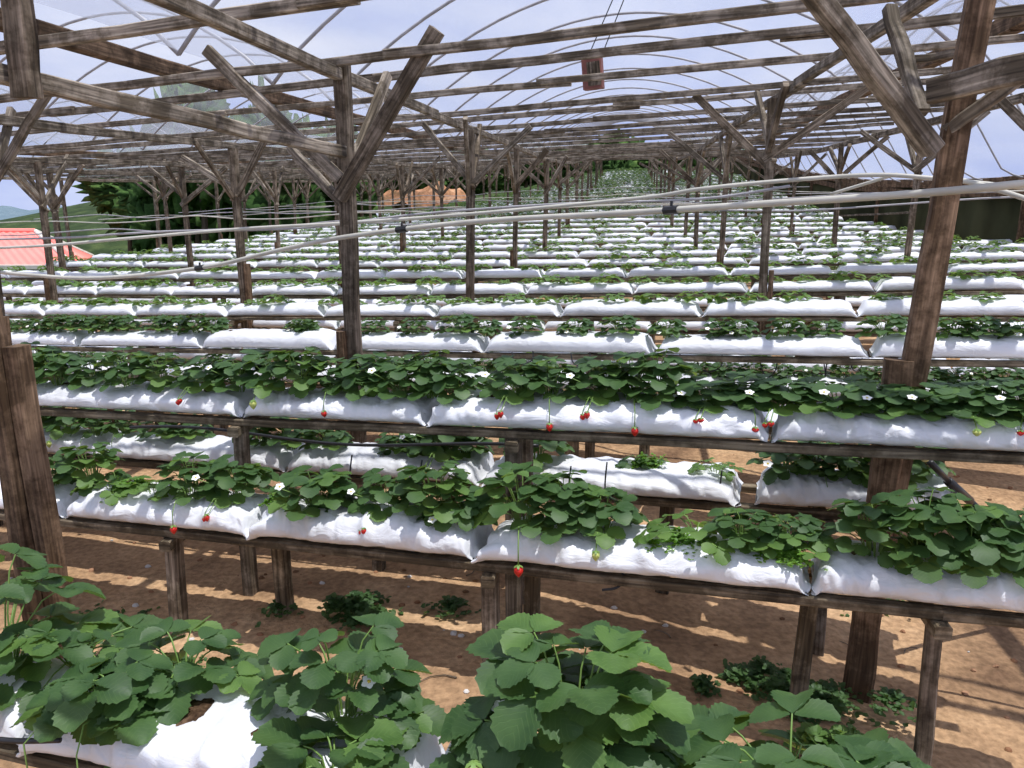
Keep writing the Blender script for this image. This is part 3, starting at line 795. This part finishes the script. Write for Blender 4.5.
def cuts_for(Y0, z0, seed):
    r = random.Random(seed); a0, a1 = bench_span(Y0, z0)
    a = a0 + r.uniform(-.6, 0); out = [a]
    while a < a1: a += r.uniform(.93, 1.06); out.append(a)
    return out
for i, Y0 in enumerate(RACKS[1:], 1):
    ls = ((LO, -.36, 'low front bench'), (HI2 if i == 1 else HI, 0, 'high bench')) + (((LO, .36, 'low rear bench'),) if i == 1 else ())
    for z0, dy, nm in ls:
        if i == 2 and dy < 0: dy = -.52
        a_s = bench_span(Y0 + dy, z0)
        if a_s[0] is None: continue
        if i == 1: legs = None
        elif dy < 0 and i > 4: legs = None
        else: legs = None
        make_bench(Y0 + dy, z0, f'{nm} of the {rackname(i)} counting from the front', detail=(i < 3))
        lay_bags(Y0 + dy, z0, cuts_for(Y0 + dy, z0, i * 7 + int(z0 * 100) + int(dy * 10)), f'{nm} of the {nth(i)} rack', 1 if i < 3 else 2, [[None]] * 60 if i >= 3 else None)

# plants: near, one mesh each
GRP = 'strawberry plants on the benches'
def put(Y0, z0, a, parts, label, off=0.0, sc=1.0, yaw=0.0, group=GRP, dz=.078, name='strawberry_plant'):
    global n_plants
    m = row_matrix(Y0, z0, a, yaw, sc if isinstance(sc, tuple) else (sc, sc, sc), off, dz)
    n_plants += 1
    return link_plant(parts, label, group, m, name)
def tag_top(o, label): o['label'] = label
NEAR = [  # a, leaves, radius, height, leaflet, off, berries, flowers, label
    (-1.47, 18, .16, .27, .088, .03, [], [], 'large strawberry plant at the left edge of the closest bench'),
    (-1.30, 9, .12, .15, .07, .09, [], [], 'broad strawberry plant beside the leftmost one on the closest bench'),
    (-1.09, 16, .10, .13, .082, -.04, [(-.09, -.13, .028, False), (.05, -.16, .03, False)], [], 'spreading strawberry plant with pale unripe fruit hanging below the closest bench'),
    (-.98, 12, .12, .12, .072, .08, [], [], 'strawberry plant just left of the bare white bag top on the closest bench'),
    (-.56, 21, .12, .22, .074, .05, [], [(.10, -.05, .15)], 'upright strawberry plant with a white flower right of the bare bag top'),
    (-.52, 9, .07, .08, .084, -.10, [], [], 'strawberry plant drooping over the front of the closest bench near the middle'),
    (-.07, 33, .135, .27, .092, .02, [(-.13, .12, .034, False)], [(-.13, -.02, .14)], 'tallest glossy strawberry plant at the bottom centre'),
    (.31, 15, .15, .15, .090, .04, [], [], 'strawberry plant in the lower right with a few leaves raised'),
    (.47, 13, .14, .12, .088, .0, [], [], 'strawberry plant at the right end of the closest bench'),
]
for k, (a, nl, R, hh, sz, off, be, fl, lab) in enumerate(NEAR):
    put(1.28, LO, a, plant(100 + k, int(nl * 1.45), R, hh, sz * 1.04, 0, be, fl, spill=.09), lab, off, 1.0, 0)

VAR = {}
def var(key):
    if key in VAR: return VAR[key]
    kind, s = key
    r = random.Random(s * 31 + 7)
    if kind == 'bush':      # full plants of the first rack
        be = [(r.uniform(-.12, .12), r.uniform(-.08, .02), r.uniform(.022, .03), r.random() < .6) for _ in range((0, 1, 0, 0, 2, 0, 1, 0)[s % 8])]
        fl = [(r.uniform(-.12, .12), r.uniform(-.14, 0), r.uniform(.06, .16)) for _ in range((1, 0, 0, 0, 1, 2, 0, 0)[s % 8])]
        p = plant(300 + s, 25, .105, (.14, .16, .18)[s % 3], .062, 1, be, fl, spill=(.06, .10)[s % 2], elong=1.08)
    elif kind == 'mid':
        fl = [(r.uniform(-.1, .1), -.1, r.uniform(.04, .12)) for _ in range((1, 0, 0, 1)[s % 4])]
        p = plant(400 + s, 22, .095, .12, .054, 1 if s < 3 else 1, (), fl, spill=.05, elong=1.08)
    elif kind == 'low':
        p = plant(500 + s, 13, .10, .06, .042, 1, (), (), bright=s % 2 == 0, spill=.03, elong=1.3)
    elif kind == 'seedling':
        p = plant(600 + s, 10, .085, .072, .055, 2, (), (), bright=True, elong=1.1)
    elif kind == 'far': p = plant(650 + s, 16, .13, .13, .062, 3, (), (), elong=1.3)
    VAR[key] = p; return p
def look(key):
    kind, s = key
    b = sum(1 for n, _ in VAR[key] if n == 'strawberry'); f = sum(1 for n, _ in VAR[key] if n == 'flower')
    t = {'bush': 'bushy strawberry plant', 'mid': 'leafy strawberry plant', 'low': 'low strawberry plant', 'seedling': 'small strawberry seedling', 'far': 'leafy strawberry plant'}[kind]
    if b > 1: t = 'fruiting strawberry plant'
    elif f > 1: t = 'flowering strawberry plant'
    return t
def plant_row(Y0, z0, items, where):
    for k, (a, key, sc) in enumerate(sorted(items, key=lambda q: q[0])):
        p = var(key); put(Y0, z0, a, p, f'{look(key)}, {nth(k)} from the left on the {where}', random.uniform(-.02, .02), sc, 0)
R = random.Random(11)
def items(lst, kind='bush', nv=8, sc=1.0):
    return [(a, (kind, R.randrange(nv)), sc * R.uniform(.8, 1.15)) for a in lst]
r2 = [(-2.3, ('bush', 3), .9), (-2.12, ('bush', 2), 1.0), (-1.98, ('low', 0), 1.2), (-1.78, ('low', 2), 1.1), (-1.62, ('bush', 1), 1.02), (-1.42, ('bush', 4), .98), (-1.08, ('bush', 0), 1.12), (-1.02, ('bush', 7), .7),
      (-.80, ('bush', 4), .9), (-.62, ('bush', 2), 1.08), (-.55, ('mid', 0), 1.0), (-.31, ('bush', 1), 1.2), (-.17, ('bush', 5), 1.05), (-.05, ('bush', 6), 1.0), (.24, ('low', 0), 1.3), (.38, ('mid', 2), 1.0), (.51, ('low', 2), 1.2),
      (.52, ('mid', 1), .85), (.74, ('bush', 2), 1.0), (.86, ('bush', 5), 1.15), (.97, ('bush', 7), 1.15), (1.08, ('bush', 3), 1.1)]
plant_row(2.43, LO, r2, 'low front bench of the first rack')
r3 = [-2.66, -2.52, -2.33, -2.12, -1.95, -1.70, -1.57, -1.40, -1.27, -1.13, -.98, -.84, -.72, -.62, -.36, -.25, -.06, .04, .13, .31, .42, .52, .69, .81, .93, 1.04, 1.13, 1.22]
plant_row(2.77, HI1, [(a, k_, (max(sc_, .97), max(sc_, .97), sc_ * (.72 if a > .3 else 1.0))) for a, k_, sc_ in items(r3, sc=.98)], 'high bench of the first rack')
r3b = items([-3.0, -2.8, -2.63, -2.47, -1.66], sc=1.0) + items([-2.2, -2.08, -1.5, -1.3, -.97, .64], 'mid', 4) + items([-.86, -.72, -.66, -.35, .74, .84, .93, 1.02], 'bush', 8, .95) + items([.08, .37], 'low', 4, .9)
plant_row(3.12, LO, r3b, 'low rear bench of the first rack')
k2 = [-4.5, -4.3, -4.12, -4.0, -3.85, -3.7, -3.55, -3.42, -3.12, -2.98, -2.82, -2.68, -2.05, -1.98, -1.52, -1.25, -.96, -.80, -.56, -.27, -.02, .23, .51, .60, .84, 1.03, 1.29, 1.6, 1.7, 1.88, 2.0]
plant_row(4.45, HI2, items(k2, 'mid', 4, .92), 'high bench of the second rack')
k2b = [-4.4, -4.1, -3.8, -3.4, -2.9, -2.5, -2.1, -1.75, -1.6, -1.45, -1.3, -1.15, -1.0, -.87, -.74, -.6, -.48, -.2, -.06, .1, .45, .6, .75, .9, 1.05, 1.22, 1.36, 1.5, 1.62, 1.75, 1.88, 2.0, 2.15]
plant_row(4.81, LO, items(k2b, 'bush', 8, .66), 'low rear bench of the second rack')
# young plants on the farther racks: the first ones singly, past 300 together
for i, Y0 in enumerate(RACKS[2:], 2):
    for z0, dy, nm in ((LO, -.52 if i == 2 else -.36, 'low front bench'), (HI, 0, 'high bench')):
        a0, a1 = bench_span(Y0 + dy, z0)
        if a0 is None: continue
        a = a0; its = []
        dens = .26 if i < 13 else .20
        while a < a1:
            a += dens * R.uniform(.7, 1.3)
            if R.random() < .10 or not seen(row(Y0 + dy, z0 + .1, a), 4): continue
            big = sstep((Y0 - 19) / 6)
            its.append((a, ('far' if R.random() < big else 'seedling', R.randrange(4)), R.uniform(.7, 1.35)))
        if n_plants + len(its) < 298:
            plant_row(Y0 + dy, z0, its, f'{nm} of the {nth(i)} rack')
        else:
            for a, key, sc in its:
                overflow_plant.append((row_matrix(Y0 + dy, z0, a, R.uniform(-.5, .5), (sc,) * 3, R.uniform(-.02, .02), .078), key)); var(key)
def merged(name, src, lst, mats, label, cat):
    """everything past the first 300 of a kind, as one object"""
    vs, fs, mi = [], [], []
    for mtx, k in lst:
        me = src(k); b = len(vs)
        vs += [tuple(mtx @ v.co) for v in me.vertices]; fs += [tuple(b + q for q in p.vertices) for p in me.polygons]; mi += [mats.index(me.materials[p.material_index]) for p in me.polygons]
    me = bpy.data.meshes.new(name); me.from_pydata(vs, [], fs)
    for m in mats: me.materials.append(m)
    me.polygons.foreach_set('material_index', mi); me.update()
    me.uv_layers.new(name='UVMap')
    if cat == 'grow bags': me.polygons.foreach_set('use_smooth', [True] * len(fs))
    o = bpy.data.objects.new(name, me); C.objects.link(o); tag(o, label, cat, None, 'stuff'); return o
if overflow_bag:
    merged('distant_grow_bags', lambda k: FARBAG[k], overflow_bag, [M['plastic']], 'white grow bags massed on the far racks toward the back of the tunnels', 'grow bags')
if overflow_plant:
    merged('distant_strawberry_plants', lambda k: VAR[k][0][1], overflow_plant, [M['leafb'], M['leaf']], 'young strawberry plants massed on the far racks toward the back', 'strawberry plants')

# ---------------------------------------------------------------- weeds and moss
def tuft(seed, R_, n, hh, size, mat, elong=1.6):
    r = random.Random(seed); mb = MB()
    gs = .5 if R_ > .1 else .28
    subs = [(r.gauss(0, R_ * gs) * elong, r.gauss(0, R_ * gs * .9), r.uniform(.25, .6), r.uniform(.4, 1)) for _ in range(11)]
    for i in range(n):
        sx_, sy_, sr, sh = r.choice(subs); an = r.uniform(0, 2 * PI); q = abs(r.gauss(0, .55)) * R_ * sr
        if -R_ * 2.2 > sx_ + math.cos(an) * q: continue
        yy_ = sy_ + math.sin(an) * q
        if R_ < .1: yy_ = max(-.10, min(.10, yy_))
        tip = Vector((sx_ + math.cos(an) * q * 1.2, yy_, max(.004, hh * sh * math.exp(-(q / (R_ * sr)) ** 2) * r.uniform(.5, 1.1))))
        for _ in range(2):
            d = Vector((r.uniform(-1, 1), r.uniform(-1, 1), r.uniform(-.2, .5)))
            leaflet(mb, tip, d, Vector((r.uniform(-.4, .4), r.uniform(-.4, .4), 1)).normalized(), size * r.uniform(.7, 1.3), size * .42, M[mat], 1, .15, .2, 3, 1)
    return mb.mesh('weed_clump')
for k, (Y0, a, off, R_, n, hh, sz, mat, lab) in enumerate([
    (2.43, -1.93, -.03, .085, 420, .07, .013, 'herb', 'fine bright green herb tuft left of the bushy plants on the low front bench'),
    (2.43, -1.25, -.02, .06, 260, .05, .012, 'herb', 'small light green herb tuft in the gap on the low front bench'),
    (2.43, .21, -.04, .09, 520, .05, .012, 'herb', 'low mat of fine herbs right of the bare white bag on the low front bench'),
    (2.43, .47, -.06, .08, 420, .045, .012, 'herb', 'mat of small herbs hanging over the bag edge near the right'),
    (3.12, .10, -.02, .05, 260, .06, .013, 'herb', 'round light green herb tuft alone on the low rear bench'),
    (1.28, .165, .13, .055, 260, .06, .018, 'herb', 'yellow-green herb clump behind the closest bench near the bottom'),
    (1.28, -.62, .0, .03, 50, .04, .014, 'herb', 'tiny lime sprig in bare soil on the closest bench')]):
    z0 = HI if Y0 == 2.77 else LO
    o = bpy.data.objects.new('herb_clump', tuft(k + 70, R_, n, hh, sz, mat)); C.objects.link(o)
    place(o, row_matrix(Y0, z0, a, 0, (1, 1, 1), off, .08 if off < .1 else .04)); tag(o, lab, 'herb clump', 'small herb clumps on the bags', 'thing')
for k, (x, y, R_, n, hh, sz, mat, lab) in enumerate([
    (-.60, 2.95, .17, 900, .09, .022, 'leaf', 'dark low weeds on the ground under the first rack left of centre'),
    (.98, 2.42, .17, 1400, .10, .020, 'leaf', 'dense dark weed patch on the ground by the right foreground post'),
    (1.0, 2.12, .12, 420, .12, .032, 'leafb', 'lighter broad-leaved weeds in front of the dark weed patch'),
    (-1.75, 2.75, .30, 900, .05, .020, 'leaf', 'thin weeds on the ground behind the left foreground post'),
    (.22, 2.25, .13, 260, .10, .035, 'leaf', 'broad-leaved weeds on the ground just right of the centre bench leg'),
    (1.55, 3.3, .3, 320, .04, .020, 'leaf', 'sparse weeds on the aisle floor by the black pipe')]):
    o = bpy.data.objects.new('weed_patch', tuft(k + 90, R_, n, hh, sz, mat)); C.objects.link(o)
    o.location = (x, y, ground_z(x, y) - .005); tag(o, lab, 'weeds', None, 'stuff')
# stones and scraps on the clay
st = MB(); rs = random.Random(5)
for k in range(420):
    x, y = rs.uniform(-2.5, 3), rs.uniform(1.6, 5.2); s = rs.uniform(.004, .016)
    st.blob((x, y, ground_z(x, y) + s * .2), s, s * rs.uniform(.6, 1), s * .6, M['bank' if k % 3 else 'wall'], 6, 4, .5, k)
tag(st.build('gravel'), 'scattered small stones on the clay floor', 'gravel', None, 'stuff')
tw = rs
for k in range(16):
    x, y = rs.uniform(-.6, 2.2), rs.uniform(1.9, 3.6); an = rs.uniform(0, PI); l = rs.uniform(.05, .14)
    pts = [(x + math.cos(an + .3 * i) * l * i / 3, y + math.sin(an + .3 * i) * l * i / 3, 0) for i in range(4)]
    pts = [(p[0], p[1], ground_z(p[0], p[1]) + .004) for p in pts]
    tag(MB().tube(pts, .003, M['post'], 4, .0015).build('dry_twig', origin=pts[0]), 'thin dry twig lying on the clay floor', 'twig', 'dry twigs on the floor', 'thing')

# ---------------------------------------------------------------- pipes, tubes, box
def smooth(pts, n=6):
    pts = [Vector(p) for p in pts]; out = []
    for i in range(len(pts) - 1):
        p0, p1, p2, p3 = pts[max(i - 1, 0)], pts[i], pts[i + 1], pts[min(i + 2, len(pts) - 1)]
        for k in range(n):
            t = k / n; out.append(.5 * ((2 * p1) + (p2 - p0) * t + (2 * p0 - 5 * p1 + 4 * p2 - p3) * t * t + (3 * p1 - p0 - 3 * p2 + p3) * t ** 3))
    out.append(pts[-1]); return out
def pipe(name, pts, r, mat, label, cat='pipe', group=None, n=8, couplers=()):
    sp_ = smooth(pts); org = sp_[0]
    if couplers:
        t = thing(name, label, cat, tuple(org), group)
        MB().tube(sp_, r, M[mat], n).build('pipe_run', t, smooth=True)
        for i in couplers:
            d = (sp_[i + 1] - sp_[i]).normalized() * .03
            mb = MB().tube([sp_[i] - d, sp_[i] + d], r * 1.4, M['black'], n).tube([sp_[i], sp_[i] + Vector((0, 0, r * 2.8))], r * .5, M['black'], 6); mb.build('coupler', t)
    else:
        tag(MB().tube(sp_, r, M[mat], n).build(name, origin=org, smooth=True), label, cat, group, 'thing')
pipe('water_pipe', [at(*q) for q in [(-60, 266, 5.6), (30, 275, 5.2), (100, 278, 5.0), (200, 268, 4.7), (280, 250, 4.4), (345, 237, 4.08), (470, 222, 3.7), (625, 213, 3.2), (760, 204, 2.8), (925, 193, 2.46), (1080, 178, 2.2)]],
     .0115, 'pvc', 'thick whitish water pipe sagging across the whole view in front of the posts', couplers=(18, 33, 44))
pipe('water_pipe', [at(*q) for q in [(-60, 250, 6.8), (40, 246, 6.4), (110, 240, 6.2), (240, 229, 6.0), (345, 223, 5.8), (470, 214, 5.4), (640, 198, 5.0), (700, 189, 4.8), (780, 181, 4.7), (870, 175, 4.5), (930, 178, 4.4), (1024, 188, 4.3), (1080, 196, 4.2)]],
     .0115, 'pvc', 'thinner whitish pipe arching up toward the right behind the sagging one')
pipe('water_pipe', [at(*q) for q in [(-60, 240, 7.2), (60, 238, 6.9), (120, 234, 6.6), (180, 231, 6.4), (300, 228, 6.2), (420, 214, 6.0), (560, 204, 5.6), (700, 199, 5.4), (790, 186, 5.2)]],
     .009, 'metal', 'grey pipe strapped just above the thinner whitish pipe on the left')
pipe('water_pipe', [at(*q) for q in [(831, 194, 5.4), (897, 174, 5.0)]], .010, 'pvc', 'short slanting white pipe stub behind the right foreground post')
pipe('water_pipe', [at(*q) for q in [(940, 176, 3.4), (985, 186, 3.2), (1060, 210, 3.0)]], .010, 'pvc', 'white pipe dropping toward the right edge from the big post')
for k, (Y0, z) in enumerate([(7.8, 1.42), (9.6, 1.48), (11.4, 1.5), (13.2, 1.45), (16.2, 1.5), (19.2, 1.48), (22.4, 1.5)]):
    pts = [row(Y0, z - .05 * math.sin(PI * ((a * 1.0) % 3) / 3) + random.uniform(-.02, .02), a) for a in [x * .75 for x in range(-14, 7)] if True]
    pipe('irrigation_line', pts, .009, 'pvc' if k % 2 else 'metal', f'overhead irrigation line crossing the rows, {nth(k)} behind the near pipes', 'pipe', 'overhead irrigation lines', 6)
# black tubes
for k, (xa, xb, yt, yd, Yd) in enumerate([(423, 440, 352, 372, 4.3), (512, 533, 352, 364, 4.3), (571, 590, 353, 366, 4.3), (621, 626, 354, 372, 4.3), (661, 680, 355, 369, 4.3), (697, 722, 356, 372, 4.3), (760, 777, 357, 377, 4.3), (823, 827, 358, 377, 4.3), (850, 862, 359, 371, 4.3), (918, 930, 360, 369, 4.3)]):
    pipe('drip_tube', [at(xa, yt, Yd), at(xa + 2, (yt + yd) / 2 + 3, Yd - .02), at((xa + xb) / 2, yd, Yd - .03), at(xb - 1, (yt + yd) / 2 + 2, Yd - .02), at(xb, yt - 1, Yd)], .0035, 'black',
         f'thin black drip tube hanging in a loop below the second rack, {nth(k)} from the left', 'tube', 'drip tube loops', 5)
for k, (x, y0_, y1_, Yd) in enumerate([(44, 492, 552, 0), (352, 455, 500, 3.0), (422, 460, 500, 3.0), (571, 466, 512, 2.97), (607, 462, 516, 2.96), (722, 470, 512, 2.9), (815, 480, 526, 2.85), (860, 482, 520, 2.8)]):
    if not Yd: continue
    pipe('drip_tube', [at(x, y0_, Yd), at(x - 2, (y0_ + y1_) / 2, Yd - .02), at(x + 2, y1_, Yd)], .0032, 'black', f'thin black drip tube draped over a low rear bag, {nth(k - 1)} from the left', 'tube', 'draped drip tubes', 5)
pipe('supply_hose', [row(2.96, .60, a) + Vector((0, 0, -.02 * math.sin(a * 4))) for a in [-2.3 + .22 * i for i in range(10)]], .007, 'black', 'black supply hose slung beneath the high bench on the left', 'hose')
pipe('supply_hose', [row(2.90, .33, a) + Vector((0, 0, -.015 * math.sin(a * 5))) for a in [-.3 + .25 * i for i in range(9)]], .007, 'black', 'black supply hose running low behind the front bench on the right', 'hose')
pipe('supply_hose', [at(590, 560, 2.35), at(610, 572, 2.33), at(626, 583, 2.32), at(622, 590, 2.3)] if False else [at(622, 569, 2.33), at(624, 580, 2.32), at(616, 588, 2.31), at(602, 590, 2.31)], .004, 'black', 'short curl of black tube hanging under the low front bench', 'tube')
pipe('supply_hose', [at(-20, 738, 1.5), at(20, 741, 1.5), at(60, 740, 1.48)], .006, 'black', 'black hose under the closest bench at the lower left corner', 'hose')
t = thing('black_pipe', 'stout black pipe slanting down to the floor on the right, pale ball on its end', 'pipe', tuple(at(985, 515, 2.8)))
p0, p1, p2, p3 = at(930, 462, 2.60), at(948, 481, 2.66), at(970, 501, 2.74), at(992, 522, 2.82)
p3g = Vector(p3); k_ = (ground_z(p3.x, p3.y) + .01 - p0.z) / (p3.z - p0.z); p3g = p0.lerp(p3, max(1.0, min(k_, 3)))
MB().tube([p0, p1], .011, M['black'], 10).tube([p1, p2], .016, M['black'], 10).tube([p2, p3g], .012, M['black'], 10).build('pipe_run', t, smooth=True)
MB().blob(at(925, 457, 2.59), .017, .017, .017, M['lime'], 12, 8).build('ball_end', t, smooth=True)
# hanging box under the roof
bc = at(593, 74, 6.6)
t = thing('hanging_box', 'small reddish box hanging on wires under the roof near the top centre', 'box', tuple(bc))
mb = MB().beam(bc + Vector((-.01, 0, .11)), bc + Vector((.01, 0, -.11)), .15, .12, M['redbox']); mb.build('box', t)
MB().beam(bc + Vector((-.01, -.062, .08)), bc + Vector((.01, -.062, -.09)), .10, .01, M['post']).build('front_panel', t)
MB().tube([bc + Vector((-.05, 0, .1)), P(.0, 6.6, 3.35)], .004, M['black'], 4).tube([bc + Vector((.05, 0, .1)), P(.06, 6.7, 3.35)], .004, M['black'], 4).build('wire', t)

# ---------------------------------------------------------------- light and camera
W = bpy.data.worlds.new('sky'); bpy.context.scene.world = W; W.use_nodes = True
nt = W.node_tree; nt.nodes.clear()
o = N(nt, 'ShaderNodeOutputWorld'); bg = N(nt, 'ShaderNodeBackground', Strength=SKY)
tc = N(nt, 'ShaderNodeTexCoord'); mp = N(nt, 'ShaderNodeMapping'); mp.inputs['Scale'].default_value = (1, 1, 2.6)
nz = N(nt, 'ShaderNodeTexNoise', Scale=2.1, Detail=8.0, Distortion=.4); nz.inputs['Roughness'].default_value = .55
cr = ramp(nt, [(.36, (.42, .51, .86)), (.5, (.60, .67, .92)), (.68, (.88, .90, 1.0))])
nt.links.new(tc.outputs['Generated'], mp.inputs[0]); nt.links.new(mp.outputs[0], nz.inputs['Vector']); nt.links.new(nz.outputs[0], cr.inputs[0])
nt.links.new(cr.outputs[0], bg.inputs['Color']); nt.links.new(bg.outputs[0], o.inputs[0])
sl = bpy.data.lights.new('sun', 'SUN'); sl.energy = SUN; sl.angle = math.radians(.55); sl.color = (1.0, .965, .90)
so = bpy.data.objects.new('sun', sl); C.objects.link(so)
so.rotation_euler = Vector((.20, -.12, 1)).to_track_quat('Z', 'Y').to_euler()
cam = bpy.data.cameras.new('camera'); co = bpy.data.objects.new('camera', cam); C.objects.link(co)
cam.sensor_width = 36; cam.lens = 820 * 36 / 1024; cam.clip_start = .05; cam.clip_end = 900
co.location = (0, 0, CAM_Z); co.rotation_euler = (PI / 2 - PITCH, 0, 0)
sc = bpy.context.scene; sc.camera = co
sc.view_settings.view_transform = 'Standard'; sc.view_settings.look = 'None'; sc.view_settings.gamma = 1; sc.view_settings.use_curve_mapping = False
sc.view_settings.exposure = EXPO
sc.cycles.use_denoising = True; sc.cycles.transparent_max_bounces = 12; sc.cycles.max_bounces = 7
sc.cycles.sample_clamp_indirect = 6
for ob in sc.objects:
    if '_o' in ob: del ob['_o']
